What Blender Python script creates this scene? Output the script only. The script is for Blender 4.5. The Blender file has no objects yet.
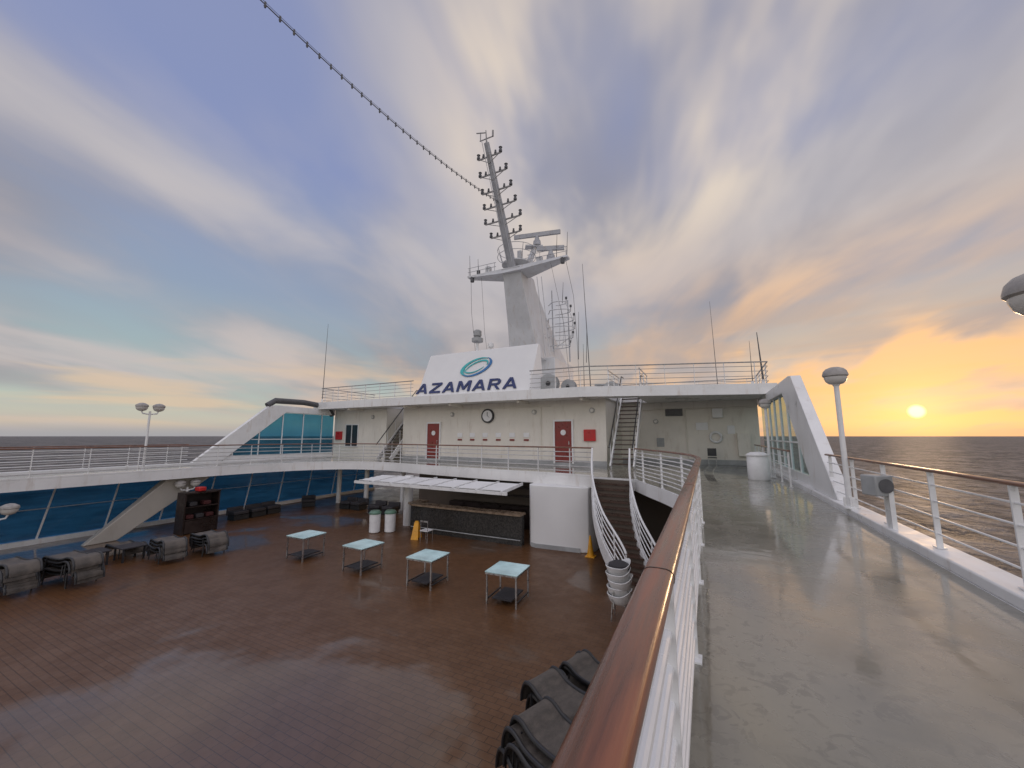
import bpy, math, random
from mathutils import Vector, Matrix
from mathutils.geometry import tessellate_polygon
random.seed(7)
D = bpy.data
scene = bpy.context.scene
COL = scene.collection
R = math.radians

# ------------------------------------------------------------------ materials
def nodes_of(mat):
    mat.use_nodes = True
    nt = mat.node_tree
    for n in list(nt.nodes):
        nt.nodes.remove(n)
    return nt

class NB:
    """small node-building helper"""
    def __init__(s, nt): s.nt = nt
    def new(s, t, **kw):
        n = s.nt.nodes.new(t)
        for k, v in kw.items(): setattr(n, k, v)
        return n
    def put(s, sock, v):
        if isinstance(v, bpy.types.NodeSocket): s.nt.links.new(v, sock)
        elif v is not None:
            if isinstance(v, (tuple, list)) and len(v) == 3 and sock.type == 'RGBA': v = (*v, 1)
            sock.default_value = v
    def m(s, op, a, b=None, c=None, clamp=False):
        n = s.new('ShaderNodeMath', operation=op); n.use_clamp = clamp
        s.put(n.inputs[0], a); s.put(n.inputs[1], b); s.put(n.inputs[2], c)
        return n.outputs[0]
    def mix(s, f, a, b, bt='MIX'):
        n = s.new('ShaderNodeMix', data_type='RGBA', blend_type=bt)
        s.put(n.inputs[0], f); s.put(n.inputs[6], a); s.put(n.inputs[7], b)
        return n.outputs[2]
    def rng(s, v, a, b, c=0.0, d=1.0, smooth=True):
        n = s.new('ShaderNodeMapRange')
        if smooth: n.interpolation_type = 'SMOOTHSTEP'
        s.put(n.inputs[0], v)
        for i, q in enumerate((a, b, c, d)): s.put(n.inputs[i+1], q)
        return n.outputs[0]
    def noise(s, vec, scale, detail=4, rough=.55, dist=0.0):
        n = s.new('ShaderNodeTexNoise')
        s.put(n.inputs['Vector'], vec); n.inputs['Scale'].default_value = scale
        n.inputs['Detail'].default_value = detail; n.inputs['Roughness'].default_value = rough
        n.inputs['Distortion'].default_value = dist
        return n.outputs[0]
    def dot(s, v, d):
        n = s.new('ShaderNodeVectorMath', operation='DOT_PRODUCT')
        s.put(n.inputs[0], v); n.inputs[1].default_value = d
        return n.outputs['Value']
    def scale(s, v, sc):
        n = s.new('ShaderNodeMapping'); s.put(n.inputs[0], v); n.inputs['Scale'].default_value = sc
        return n.outputs[0]

def pmat(name, col, rough=.5, metal=0.0, var=.15, nscale=3.0, bump=0.0, coat=0.0, stretch=(1,1,1), rvar=.15, dirt=None):
    mat = D.materials.new(name); nt = nodes_of(mat); b = NB(nt)
    out = b.new('ShaderNodeOutputMaterial'); p = b.new('ShaderNodeBsdfPrincipled')
    nt.links.new(p.outputs[0], out.inputs[0])
    tc = b.new('ShaderNodeTexCoord').outputs['Object']
    v = b.scale(tc, stretch)
    n1 = b.noise(v, nscale, 6, .6); n2 = b.noise(v, nscale*9, 3)
    f = b.rng(n1, .3, .7)
    c = b.mix(f, tuple(x*(1-var) for x in col), tuple(min(1, x*(1+var)) for x in col))
    if dirt:
        f2 = b.m('MULTIPLY', b.rng(b.noise(b.scale(tc, (1.5, 1.5, .35)), 2.2, 7, .65), .52, .74), .55)
        c = b.mix(f2, c, dirt)
    b.put(p.inputs['Base Color'], c)
    b.put(p.inputs['Roughness'], b.rng(n1, .3, .7, max(.03, rough-rvar), min(1, rough+rvar)))
    p.inputs['Metallic'].default_value = metal
    p.inputs['Coat Weight'].default_value = coat
    p.inputs['Coat Roughness'].default_value = .14
    if bump:
        bn = b.new('ShaderNodeBump'); bn.inputs['Strength'].default_value = bump; bn.inputs['Distance'].default_value = .02
        b.put(bn.inputs['Height'], n2); b.put(p.inputs['Normal'], bn.outputs[0])
    return mat

WHITE = pmat('white_paint', (.78,.78,.77), .38, var=.06, nscale=.8, bump=.05, dirt=(.54,.47,.40))
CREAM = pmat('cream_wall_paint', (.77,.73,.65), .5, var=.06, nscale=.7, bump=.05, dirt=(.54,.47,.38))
CREAMSHADE = pmat('shaded_cream_paint', (.42,.39,.34), .5, var=.07, nscale=.7, dirt=(.32,.27,.22))  # cream darkened, with the under-balcony shade painted into its colour
AWNWHITE = pmat('clean_white_canvas', (.76,.76,.75), .6, var=.03, nscale=.8)
WHITE2 = pmat('white_rail_paint', (.77,.77,.76), .3, var=.04, nscale=1.5)
MASTWHITE = pmat('greyed_weathered_mast_paint', (.60,.61,.62), .42, var=.08, nscale=.9, dirt=(.42,.36,.30))  # white greyed in the colour to offset strong back light; dirt streaks on top
RAILMID = pmat('mid_grey_rail_paint', (.50,.49,.48), .35, var=.1, nscale=3)  # mid grey for the bars, darker than the white posts
RAILGREY = pmat('dark_grey_rail_paint', (.30,.29,.28), .4, var=.15, nscale=6)  # plain dark grey that stands out against the sky
GREY = pmat('grey_paint', (.36,.37,.37), .5, nscale=2)
MASTGREY = pmat('pale_grey_mast_paint', (.42,.43,.45), .45, nscale=2, dirt=(.3,.24,.18))
DARK = pmat('dark_frame', (.03,.03,.032), .45, nscale=8)
LAMPDARK = pmat('dark_grey_lamp_metal', (.09,.09,.095), .45, nscale=8)
BLACK = pmat('black_rubber', (.015,.015,.015), .6, nscale=8)
STEEL = pmat('steel', (.5,.5,.5), .3, metal=.9, nscale=8)
WOOD = pmat('varnished_wood', (.16,.050,.022), .34, var=.5, nscale=5, coat=.5, stretch=(6,.35,6), bump=.10, rvar=.12)
WOOD2 = pmat('weathered_wood_rail', (.18,.08,.045), .4, var=.3, nscale=6, coat=.3)
REDDOOR = pmat('red_door_paint', (.22,.028,.022), .4, nscale=3)
RED = pmat('signal_red', (.5,.02,.02), .4, nscale=3)
YELLOW = pmat('yellow_plastic', (.70,.33,.02), .4, nscale=4)
NAVY = pmat('navy_letter', (.015,.03,.12), .35, nscale=4)
TEAL = pmat('teal_logo', (.05,.42,.42), .35, nscale=4)
BLUE = pmat('blue_logo', (.03,.16,.38), .35, nscale=4)
FABRIC = pmat('taupe_mesh_fabric', (.105,.09,.076), .6, var=.35, nscale=5, bump=.4)
FABRIC2 = pmat('dark_cushion', (.035,.032,.035), .7, var=.3, nscale=5, bump=.3)
BROWNCAB = pmat('near_black_cabinet_wood', (.022,.013,.011), .4, var=.3, nscale=4)
COUNTER = pmat('shaded_brown_stone_counter', (.26,.19,.13), .3, var=.2, nscale=4)  # beige top darkened; shade below the awning is put into the colour
GREEN = pmat('green_lid', (.12,.22,.16), .4)
TREAD = pmat('dark_brown_tread', (.065,.035,.024), .35, var=.25, nscale=4)
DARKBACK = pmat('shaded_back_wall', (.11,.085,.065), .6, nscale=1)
HULL = pmat('hull_navy', (.03,.05,.12), .4, nscale=.3)
GLOBE = pmat('frosted_globe', (.62,.60,.56), .2, var=.05, coat=.5)
SIGNW = pmat('sign_white', (.8,.8,.8), .4, var=.04)
TOWEL = pmat('white_plastic', (.78,.78,.77), .4, var=.08)
DARKISH = pmat('weathered_lamp_metal', (.33,.31,.29), .4, var=.2, nscale=9)

def glass_mat(name, tint, base, trans, rough=.05):
    mat = D.materials.new(name); nt = nodes_of(mat); b = NB(nt)
    out = b.new('ShaderNodeOutputMaterial')
    p = b.new('ShaderNodeBsdfPrincipled'); t = b.new('ShaderNodeBsdfTransparent')
    ms = b.new('ShaderNodeMixShader')
    tc = b.new('ShaderNodeTexCoord').outputs['Object']
    n = b.noise(tc, 1.2, 4)
    b.put(p.inputs['Base Color'], b.mix(b.rng(n, .3, .7), tuple(x*.75 for x in base), tuple(x*1.25 for x in base)))
    b.put(p.inputs['Roughness'], b.rng(n, .3, .7, rough, rough+.08))
    t.inputs[0].default_value = (*tint, 1)
    ms.inputs[0].default_value = trans
    nt.links.new(p.outputs[0], ms.inputs[1]); nt.links.new(t.outputs[0], ms.inputs[2])
    nt.links.new(ms.outputs[0], out.inputs[0])
    return mat
BLUEGLASS = glass_mat('blue_tinted_glass', (.28,.62,.88), (.045,.17,.30), .62, .03)
UPPERGLASS = glass_mat('light_blue_tinted_glass', (.34,.64,.76), (.05,.20,.30), .75, .03)
CLEARGLASS = glass_mat('pale_glass', (.75,.85,.85), (.2,.25,.25), .8)
TABLEGLASS = glass_mat('frosted_aqua_glass', (.6,.9,.9), (.58,.82,.82), .03, .08)
WINGLASS = glass_mat('dark_window_glass', (.2,.2,.2), (.03,.035,.04), .05)

def deck_mat():
    mat = D.materials.new('wet_grey_beige_deck_paint'); nt = nodes_of(mat); b = NB(nt)
    out = b.new('ShaderNodeOutputMaterial'); p = b.new('ShaderNodeBsdfPrincipled')
    nt.links.new(p.outputs[0], out.inputs[0])
    tc = b.new('ShaderNodeTexCoord').outputs['Object']
    big = b.noise(tc, .40, 5, .6, .5); mid = b.noise(tc, 2.0, 5, .6, .3); fine = b.noise(tc, 60, 3)
    spots = b.noise(tc, 8.5, 4, .6, 1.0)
    c = b.mix(b.rng(mid, .3, .7), (.165,.153,.118), (.210,.195,.152))
    c = b.mix(b.m('MULTIPLY', b.m('MULTIPLY', b.rng(spots, .54, .60), b.rng(big, .42, .58)), .6), c, (.075,.070,.055))
    c = b.mix(b.m('MULTIPLY', b.rng(b.noise(tc, 1.1, 8, .7, .2), .60, .70), .3), c, (.30,.27,.22))
    b.put(p.inputs['Base Color'], c)
    b.put(p.inputs['Roughness'], b.rng(mid, .35, .65, .18, .34))
    p.inputs['Specular IOR Level'].default_value = .6
    wet = b.rng(big, .32, .54)
    b.put(p.inputs['Coat Weight'], b.m('ADD', b.m('MULTIPLY', wet, .7), .3))
    b.put(p.inputs['Coat Roughness'], b.rng(wet, 0, 1, .20, .06))
    h = b.m('ADD', b.m('MULTIPLY', fine, .10), b.m('MULTIPLY', mid, .7))
    bn = b.new('ShaderNodeBump'); bn.inputs['Strength'].default_value = .14; bn.inputs['Distance'].default_value = .02
    b.put(bn.inputs['Height'], h); b.put(p.inputs['Normal'], bn.outputs[0])
    bn2 = b.new('ShaderNodeBump'); bn2.inputs['Strength'].default_value = .09; bn2.inputs['Distance'].default_value = .02
    b.put(bn2.inputs['Height'], b.noise(tc, 5.0, 4)); b.put(p.inputs['Coat Normal'], bn2.outputs[0])
    return mat
DECK = deck_mat()

def pool_mat():
    mat = D.materials.new('wet_brown_deck_tiles'); nt = nodes_of(mat); b = NB(nt)
    out = b.new('ShaderNodeOutputMaterial'); p = b.new('ShaderNodeBsdfPrincipled')
    nt.links.new(p.outputs[0], out.inputs[0])
    tc = b.new('ShaderNodeTexCoord').outputs['Object']
    br = b.new('ShaderNodeTexBrick'); b.put(br.inputs['Vector'], tc)
    br.inputs['Scale'].default_value = 1.0
    br.inputs['Brick Width'].default_value = .26; br.inputs['Row Height'].default_value = .13
    br.inputs['Mortar Size'].default_value = .006; br.inputs['Mortar Smooth'].default_value = .4
    br.inputs['Color1'].default_value = (.122,.055,.021,1); br.inputs['Color2'].default_value = (.142,.066,.027,1)
    br.inputs['Mortar'].default_value = (.045,.020,.008,1)
    big = b.noise(tc, .15, 5, .6, .4); mid = b.noise(tc, 1.6, 6, .65, .3)
    c = b.mix(b.rng(mid, .3, .7), br.outputs['Color'], b.mix(1.0, br.outputs['Color'], (.80,.78,.75), 'MULTIPLY'))
    pud = b.rng(big, .49, .57)
    c = b.mix(b.m('MULTIPLY', pud, .25), c, (.09,.07,.05))
    b.put(p.inputs['Base Color'], c)
    b.put(p.inputs['Roughness'], b.rng(mid, .35, .65, .30, .44))
    p.inputs['Specular IOR Level'].default_value = .3
    b.put(p.inputs['Coat Weight'], b.rng(pud, 0, 1, .10, .9))
    b.put(p.inputs['Coat Roughness'], b.rng(pud, 0, 1, .26, .07))
    bn = b.new('ShaderNodeBump'); bn.inputs['Strength'].default_value = .3; bn.inputs['Distance'].default_value = .01
    b.put(bn.inputs['Height'], b.m('ADD', b.m('MULTIPLY', br.outputs['Fac'], -1), b.m('MULTIPLY', mid, .7)))
    b.put(p.inputs['Normal'], bn.outputs[0])
    return mat
POOL = pool_mat()

def sea_mat():
    mat = D.materials.new('sea_water'); nt = nodes_of(mat); b = NB(nt)
    out = b.new('ShaderNodeOutputMaterial'); p = b.new('ShaderNodeBsdfPrincipled')
    nt.links.new(p.outputs[0], out.inputs[0])
    tc = b.new('ShaderNodeTexCoord').outputs['Object']
    v = b.scale(tc, (1, .6, 1))
    w1 = b.noise(v, .035, 4, .6, .3); w2 = b.noise(v, .12, 6, .68, .8); w3 = b.noise(v, .008, 3)
    h = b.m('ADD', b.m('ADD', b.m('MULTIPLY', w1, 18.0), b.m('MULTIPLY', w2, 10.0)), b.m('MULTIPLY', w3, 20.0))
    c = b.mix(b.rng(b.m('ADD', b.m('MULTIPLY', w2, .6), b.m('MULTIPLY', w1, .4)), .40, .60), (.025,.028,.034), (.25,.22,.20))  # light and dark of the waves painted into the base colour
    c = b.mix(b.rng(b.noise(v, .10, 8, .75, .6), .62, .70), c, (.5,.46,.42))
    b.put(p.inputs['Base Color'], c)
    p.inputs['Roughness'].default_value = .52
    p.inputs['IOR'].default_value = 1.33
    bn = b.new('ShaderNodeBump'); bn.inputs['Strength'].default_value = .85; bn.inputs['Distance'].default_value = 1.0
    b.put(bn.inputs['Height'], h); b.put(p.inputs['Normal'], bn.outputs[0])
    return mat
SEA = sea_mat()

def mosaic_mat():
    mat = D.materials.new('dark_stone_mosaic'); nt = nodes_of(mat); b = NB(nt)
    out = b.new('ShaderNodeOutputMaterial'); p = b.new('ShaderNodeBsdfPrincipled')
    nt.links.new(p.outputs[0], out.inputs[0])
    tc = b.new('ShaderNodeTexCoord').outputs['Object']
    vo = b.new('ShaderNodeTexVoronoi'); b.put(vo.inputs['Vector'], tc); vo.inputs['Scale'].default_value = 22
    vo.inputs['Randomness'].default_value = .3
    c = b.mix(b.m('FRACT', b.m('MULTIPLY', b.dot(vo.outputs['Color'], (1, 1, 1)), 3.1)), (.018,.018,.018), (.055,.052,.047))
    b.put(p.inputs['Base Color'], c); p.inputs['Roughness'].default_value = .25
    return mat
MOSAIC = mosaic_mat()

# ------------------------------------------------------------------ mesh builder
class MB:
    def __init__(s): s.v = []; s.f = []
    def add(s, vs, fs):
        o = len(s.v); s.v += [Vector(x) for x in vs]; s.f += [tuple(i+o for i in f) for f in fs]; return s
    def box(s, c, d, rz=0.0):
        x, y, z = (q/2 for q in d); ca, sa = math.cos(rz), math.sin(rz)
        vs = []
        for k in (-z, z):
            for (i, j) in ((-x,-y),(x,-y),(x,y),(-x,y)):
                vs.append((c[0]+i*ca-j*sa, c[1]+i*sa+j*ca, c[2]+k))
        return s.add(vs, [(0,3,2,1),(4,5,6,7),(0,1,5,4),(1,2,6,5),(2,3,7,6),(3,0,4,7)])
    def bb(s, x0, x1, y0, y1, z0, z1):
        return s.box(((x0+x1)/2,(y0+y1)/2,(z0+z1)/2), (x1-x0,y1-y0,z1-z0))
    def beam(s, p0, p1, w, h, up=(0,0,1)):
        p0, p1 = Vector(p0), Vector(p1); t = (p1-p0).normalized(); u = Vector(up)
        a = t.cross(u)
        if a.length < 1e-4: a = t.cross(Vector((0,1,0)))
        a.normalize(); u = a.cross(t).normalized()
        vs = []
        for p in (p0, p1):
            for (i, j) in ((-1,-1),(1,-1),(1,1),(-1,1)):
                vs.append(p+a*(i*w/2)+u*(j*h/2))
        return s.add(vs, [(0,3,2,1),(4,5,6,7),(0,1,5,4),(1,2,6,5),(2,3,7,6),(3,0,4,7)])
    def cyl(s, p0, p1, r0, r1=None, n=12):
        if r1 is None: r1 = r0
        p0, p1 = Vector(p0), Vector(p1); t = (p1-p0).normalized()
        a = t.cross(Vector((0,0,1)))
        if a.length < 1e-3: a = Vector((1,0,0))
        a.normalize(); b = t.cross(a)
        vs = []
        for p, r in ((p0,r0),(p1,r1)):
            for i in range(n):
                q = 2*math.pi*i/n; vs.append(p+a*(r*math.cos(q))+b*(r*math.sin(q)))
        fs = [(i,(i+1)%n,n+(i+1)%n,n+i) for i in range(n)] + [tuple(range(n))[::-1], tuple(range(n,2*n))]
        return s.add(vs, fs)
    def sweep(s, pts, prof, closed=False, cap=True):
        """sweep a profile (lateral, vertical) along 3-D points"""
        pts = [Vector(p) for p in pts]; n = len(pts); m = len(prof); vs = []
        for i, p in enumerate(pts):
            if closed: t = pts[(i+1)%n]-pts[i-1]
            else: t = pts[min(i+1,n-1)]-pts[max(i-1,0)]
            t.normalize(); a = t.cross(Vector((0,0,1)))
            if a.length < 1e-3: a = Vector((1,0,0))
            a.normalize(); u = a.cross(t)
            for (x, y) in prof: vs.append(p+a*x+u*y)
        fs = []
        for i in range(n if closed else n-1):
            j = (i+1)%n
            for k in range(m):
                l = (k+1)%m; fs.append((i*m+k, i*m+l, j*m+l, j*m+k))
        if cap and not closed: fs += [tuple(range(m))[::-1], tuple((n-1)*m+k for k in range(m))]
        return s.add(vs, fs)
    def tube(s, pts, r, n=8, closed=False):
        return s.sweep(pts, [(r*math.cos(2*math.pi*i/n), r*math.sin(2*math.pi*i/n)) for i in range(n)], closed)
    def prism(s, poly, z0, z1):
        n = len(poly)
        tri = tessellate_polygon([[Vector((x,y,0)) for x,y in poly]])
        caps = []
        for t in tri:
            caps.append(tuple(t)); caps.append(tuple(n+i for i in t))
        return s.add([(x,y,z0) for x,y in poly]+[(x,y,z1) for x,y in poly],
              caps+[(i,(i+1)%n,n+(i+1)%n,n+i) for i in range(n)])
    def prismx(s, poly, x0, x1):
        n = len(poly)
        tri = tessellate_polygon([[Vector((y,z,0)) for y,z in poly]])
        caps = []
        for t in tri:
            caps.append(tuple(t)); caps.append(tuple(n+i for i in t))
        return s.add([(x0,y,z) for y,z in poly]+[(x1,y,z) for y,z in poly],
              caps+[(i,(i+1)%n,n+(i+1)%n,n+i) for i in range(n)])
    def lathe(s, prof, c=(0,0,0), n=20):
        m = len(prof); vs = []
        for (r, z) in prof:
            for i in range(n):
                q = 2*math.pi*i/n; vs.append((c[0]+r*math.cos(q), c[1]+r*math.sin(q), c[2]+z))
        fs = [(k*n+i, k*n+(i+1)%n, (k+1)*n+(i+1)%n, (k+1)*n+i) for k in range(m-1) for i in range(n)]
        if prof[0][0] > 1e-4: fs.append(tuple(range(n))[::-1])
        if prof[-1][0] > 1e-4: fs.append(tuple((m-1)*n+i for i in range(n)))
        return s.add(vs, fs)

import bmesh
def parent_world(p):
    w = Vector((0,0,0))
    while p: w += p.location; p = p.parent
    return w
def mk(name, mb, mat, parent=None, bevel=0.0, loc=None, **props):
    base = Vector(loc) if loc is not None else (parent_world(parent) if parent else Vector((0,0,0)))
    me = D.meshes.new(name)
    me.from_pydata([v-base for v in mb.v], [], mb.f); me.update()
    bm = bmesh.new(); bm.from_mesh(me)
    bmesh.ops.remove_doubles(bm, verts=bm.verts, dist=1e-5)
    bmesh.ops.recalc_face_normals(bm, faces=bm.faces); bm.to_mesh(me); bm.free()
    me.polygons.foreach_set('use_smooth', [True]*len(me.polygons)); me.set_sharp_from_angle(angle=R(35))
    me.materials.append(mat)
    o = D.objects.new(name, me); COL.objects.link(o)
    if parent: o.parent = parent
    else: o.location = base
    if bevel:
        b = o.modifiers.new('bevel', 'BEVEL'); b.width = bevel; b.segments = 2; b.limit_method = 'ANGLE'
    for k, v in props.items(): o[k] = v
    return o
def thing(name, loc, label, cat, group=None):
    e = D.objects.new(name, None); e.empty_display_size = .2; e.location = loc; COL.objects.link(e)
    e['label'] = label; e['category'] = cat
    if group: e['group'] = group
    return e
def copy_tree(root, loc, rz=0.0, label=None, scale=None):
    def rec(o, par):
        c = o.copy(); COL.objects.link(c)
        if par: c.parent = par
        for ch in list(o.children): rec(ch, c)
        return c
    src = list(root.children)
    c = root.copy(); COL.objects.link(c)
    for ch in src: rec(ch, c)
    c.location = loc; c.rotation_euler = (0,0,rz)
    if scale: c.scale = scale
    if label: c['label'] = label
    return c
def smooth_path(P, sub=6):
    P = [Vector(p) for p in P]; out = []
    for i in range(len(P)-1):
        p0 = P[max(i-1,0)]; p1 = P[i]; p2 = P[i+1]; p3 = P[min(i+2,len(P)-1)]
        for k in range(sub):
            t = k/sub
            out.append(.5*((2*p1)+(p2-p0)*t+(2*p0-5*p1+4*p2-p3)*t*t+(3*p1-p0-3*p2+p3)*t**3))
    out.append(P[-1]); return out
def along(path, step, off=0.0):
    res = []; acc = 0; nxt = off
    for i in range(len(path)-1):
        a, b = path[i], path[i+1]; L = (b-a).length
        while nxt <= acc+L+1e-6:
            t = (nxt-acc)/max(L,1e-6); res.append((a.lerp(b, t), (b-a).normalized())); nxt += step
        acc += L
    return res

def RAILPROF(w, h):
    out = []
    for i in range(20):
        q = 2*math.pi*i/20; c, s_ = math.cos(q), math.sin(q)
        out.append((w/2*math.copysign(abs(c)**.6, c), h/2*math.copysign(abs(s_)**.75, s_)))
    return out
def railing(path, label, h=1.1, nb=4, step=1.5, wood=WOOD2, tw=.09, th=.05, br=.014, pw=.05, group='ship deck railings', off=0.1, joints=(), bars=None):
    path = [Vector(p) for p in path]
    T = thing('railing', path[0], label, 'railing', group)
    up = lambda z: [p+Vector((0,0,z)) for p in path]
    mk('handrail', MB().sweep(up(h), RAILPROF(tw, th)), wood, T)
    for y in joints:
        mk('joint_seam', MB().sweep([Vector((path[0].x,y-.003,h)),Vector((path[0].x,y+.003,h))], RAILPROF(tw+.003, th+.003)), BROWNCAB, T)
    for i in range(nb):
        mk('rail_bar', MB().tube(up(.10+(h-.16)*(i+.4)/nb), br, 10), bars or WHITE2, T)
    for p, t in along(path, step, off):
        a = Vector((t.y,-t.x,0)).normalized()
        m = MB().beam(p, p+Vector((0,0,h-th*.45)), pw*.35, pw, up=a)
        m.beam(p+Vector((0,0,.012))-a*.05, p+Vector((0,0,.012))+a*.05, .12, .016)
        m.cyl(p+Vector((0,0,h-.07)), p+Vector((0,0,h-.02)), .02, .03, 8)
        mk('post', m, WHITE2, T)
    return T

# ------------------------------------------------------------------ sea & hull
LOW = -2.8
m = MB(); G = 60000
m.add([(-G,-G,-24),(G,-G,-24),(G,G,-24),(-G,G,-24)], [(0,1,2,3)])
mk('sea', m, SEA, kind='structure', label='open ocean with small choppy waves', category='sea')

hullT = thing('ship_hull', (-11.2, 14, -24.2), 'dark blue cruise ship hull in the water beneath the decks', 'ship')
pl = [(-25.2,-60),(2.8,-60),(2.8,60),(-2,78),(-8,88),(-11.2,92),(-14.4,88),(-20.4,78),(-25.2,60)]
mk('hull', MB().prism(pl, -24.2, -3.3), HULL, hullT)
mk('light_block_wall', MB().bb(2.56,2.78,-12,24,-3.298,-.46), WHITE, hullT)  # unseen wall, added so light does not leak in below the walkway

# ------------------------------------------------------------------ decks
mk('pool_deck', MB().bb(-25.0, 2.55, -12, 40, -3.2, LOW), POOL, kind='structure')

edge = smooth_path([(-22,-12,0),(-22,2,0),(-22,9,0),(-21.7,12.6,0),(-20.7,15.2,0),(-19,16.6,0),(-16.6,16.9,0),(-13,16.2,0),(-9,15.6,0),(-6,15.3,0),(-4.0,14.9,0)], 6)
inner = smooth_path([(-2.35,14.75,0),(-1.85,13.7,0),(-1.08,12.2,0),(-.48,10.7,0),(-.21,9.3,0),(-.17,7.5,0),(-.17,3,0),(-.17,-12,0)], 6)
def inset(path, d):
    out = []
    for i, p in enumerate(path):
        t = path[min(i+1,len(path)-1)]-path[max(i-1,0)]; a = Vector((-t.y,t.x,0)).normalized(); out.append(p+a*d)
    return out
def deck_layer(name, e_path, i_path, xl, xr, y1, z0, z1, mat):
    """port strip, forward field and starboard strip as one sheet built from quads"""
    e = [Vector(p) for p in e_path]; i_ = [Vector(p) for p in i_path]
    m = MB()
    def slab(q):
        vs = [(p[0],p[1],z0) for p in q]+[(p[0],p[1],z1) for p in q]; n = len(q)
        m.add(vs, [tuple(range(n))[::-1], tuple(range(n,2*n))])
    k = max(range(len(e)), key=lambda j: e[j].y)
    for j in range(k): slab([(xl,e[j].y),(e[j].x,e[j].y),(e[j+1].x,e[j+1].y),(xl,e[j+1].y)])
    yt = e[k].y
    slab([(xl,yt),(e[k].x,yt),(e[k].x,y1),(xl,y1)])
    for j in range(k, len(e)-1): slab([(e[j].x,e[j].y),(e[j+1].x,e[j+1].y),(e[j+1].x,y1),(e[j].x,y1)])
    slab([(e[-1].x,e[-1].y),(i_[0].x,i_[0].y),(i_[0].x,y1),(e[-1].x,y1)])
    slab([(i_[0].x,i_[0].y),(xr,i_[0].y),(xr,y1),(i_[0].x,y1)])
    for j in range(len(i_)-1): slab([(i_[j+1].x,i_[j+1].y),(xr,i_[j+1].y),(xr,i_[j].y),(i_[j].x,i_[j].y)])
    pth = e+i_
    for j in range(len(pth)-1):
        a, b_ = pth[j], pth[j+1]
        m.add([(a.x,a.y,z0),(b_.x,b_.y,z0),(b_.x,b_.y,z1),(a.x,a.y,z1)], [(0,1,2,3)])
    m.add([(xr,-12,z0),(xr,y1,z0),(xr,y1,z1),(xr,-12,z1)], [(0,1,2,3)])
    m.add([(xl,-12,z0),(xl,y1,z0),(xl,y1,z1),(xl,-12,z1)], [(0,1,2,3)])
    return mk(name, m, mat, kind='structure')
deck_layer('upper_deck', inset(edge,0), inset(inner,-.06), -25.2, 2.8, 40, -.40, 0, WHITE)
ie = inset(edge, .14); ii = inset(inner, .0); ii[0] = Vector((-2.3,14.85,0)); ie[-1] = Vector((-4.02,15.05,0))
deck_layer('deck_floor_paint', ie, ii, -24.9, 2.42, 30, .004, .008, DECK)
mk('deck_kerb', MB().bb(2.44,2.79,-12,24,.002,.13), WHITE, kind='structure', bevel=.02)
mk('deck_kerb', MB().bb(-25.18,-24.88,-12,20,.002,.13), WHITE, kind='structure', bevel=.02)
mk('deck_edge_kerb', MB().sweep([p+Vector((0,0,.035)) for p in inset(edge,.05)], [(-.05,-.03),(.05,-.03),(.05,.03),(-.05,.03)]), WHITE, kind='structure')

# ------------------------------------------------------------------ railings
nearp = [Vector((-.17,-2.5,0))]+[Vector((-.17,y*.5,0)) for y in range(-4,15)]+[p for p in reversed(inner) if p.y>7.4]
railing(nearp, 'thick varnished wooden handrail on white bars beside the wet walkway', h=1.1, nb=8, step=1.6, wood=WOOD, tw=.098, th=.055, br=.017, pw=.055, off=.9, joints=(1.42,3.9,6.4))
frontp = [p for p in inset(edge,.05) if p.y > -3]
railing(frontp, 'white railing with wooden top along the curved balcony edge', nb=5, step=1.5, tw=.10, th=.06, br=.019, pw=.06, bars=RAILMID)
railing([Vector((2.6,y,.13)) for y in range(-2,13)], 'white railing with wooden handrail along the ship side', h=.98, nb=4, step=1.55, wood=WOOD2, tw=.09, th=.045, br=.012, pw=.06, off=1.35)
railing([Vector((2.2,y,.01)) for y in (14.4,17,20,23.6)], 'short white railing in front of the windscreen', nb=4, step=1.5)
railing([Vector((-25.03,y,.13)) for y in range(-2,12)], 'white railing along the far ship side', h=.98, nb=4, step=1.5, br=.017)

# ------------------------------------------------------------------ windscreens
def windscreen(x, yend, glass, label, pipe, yb=13.4, yt=16.9):
    T = thing('windscreen', (x, 11.2, 0), label, 'windscreen', 'slanted windscreens at the ship sides')
    mk('slanted_beam', MB().prismx([(11.2,.13),(yb,.13),(yt,3.10),(yend,3.10),(yend,3.48),(15.5,3.55),(15.1,3.50)], x-.14, x+.14), WHITE, T, bevel=.02)
    if pipe: mk('gutter_pipe', MB().tube([(x,15.0,3.5),(x,15.5,3.85),(x,17.5,3.88),(x,yend-.6,3.7),(x,yend-.1,3.1)], .19, 12), LAMPDARK, T)
    sl = 2.97/(yt-yb); y = yb+.6
    while y < yend-.2:
        y1 = min(y+1.45, yend)
        zt = lambda q: min(3.08, .13+(q-yb)*sl)
        poly = [(y,.4),(y1,.4),(y1,zt(y1))]
        if zt(y1) >= 3.08 and zt(y) < 3.08: poly.append((yb+2.95/sl,3.08))
        poly.append((y,zt(y)))
        mk('glass_pane', MB().prismx(poly, x-.012, x+.012), glass, T)
        mk('mullion', MB().bb(x-.04,x+.04,y-.03,y+.03,.1,zt(y)+.01), WHITE, T)
        y = y1
    mk('sill', MB().bb(x-.07,x+.07,yb+.1,yend,.1,.4), WHITE, T)
    mk('mid_rail', MB().bb(x-.03,x+.03,yb+1.6,yend,1.33,1.38), WHITE, T)
    return T
windscreen(2.68, 24, CLEARGLASS, 'white slanted windscreen with pale glass beside the walkway', False)
windscreen(-25.05, 20, UPPERGLASS, 'white slanted windscreen with blue tinted glass on the far side', True, 12.6, 16.2)

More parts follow.
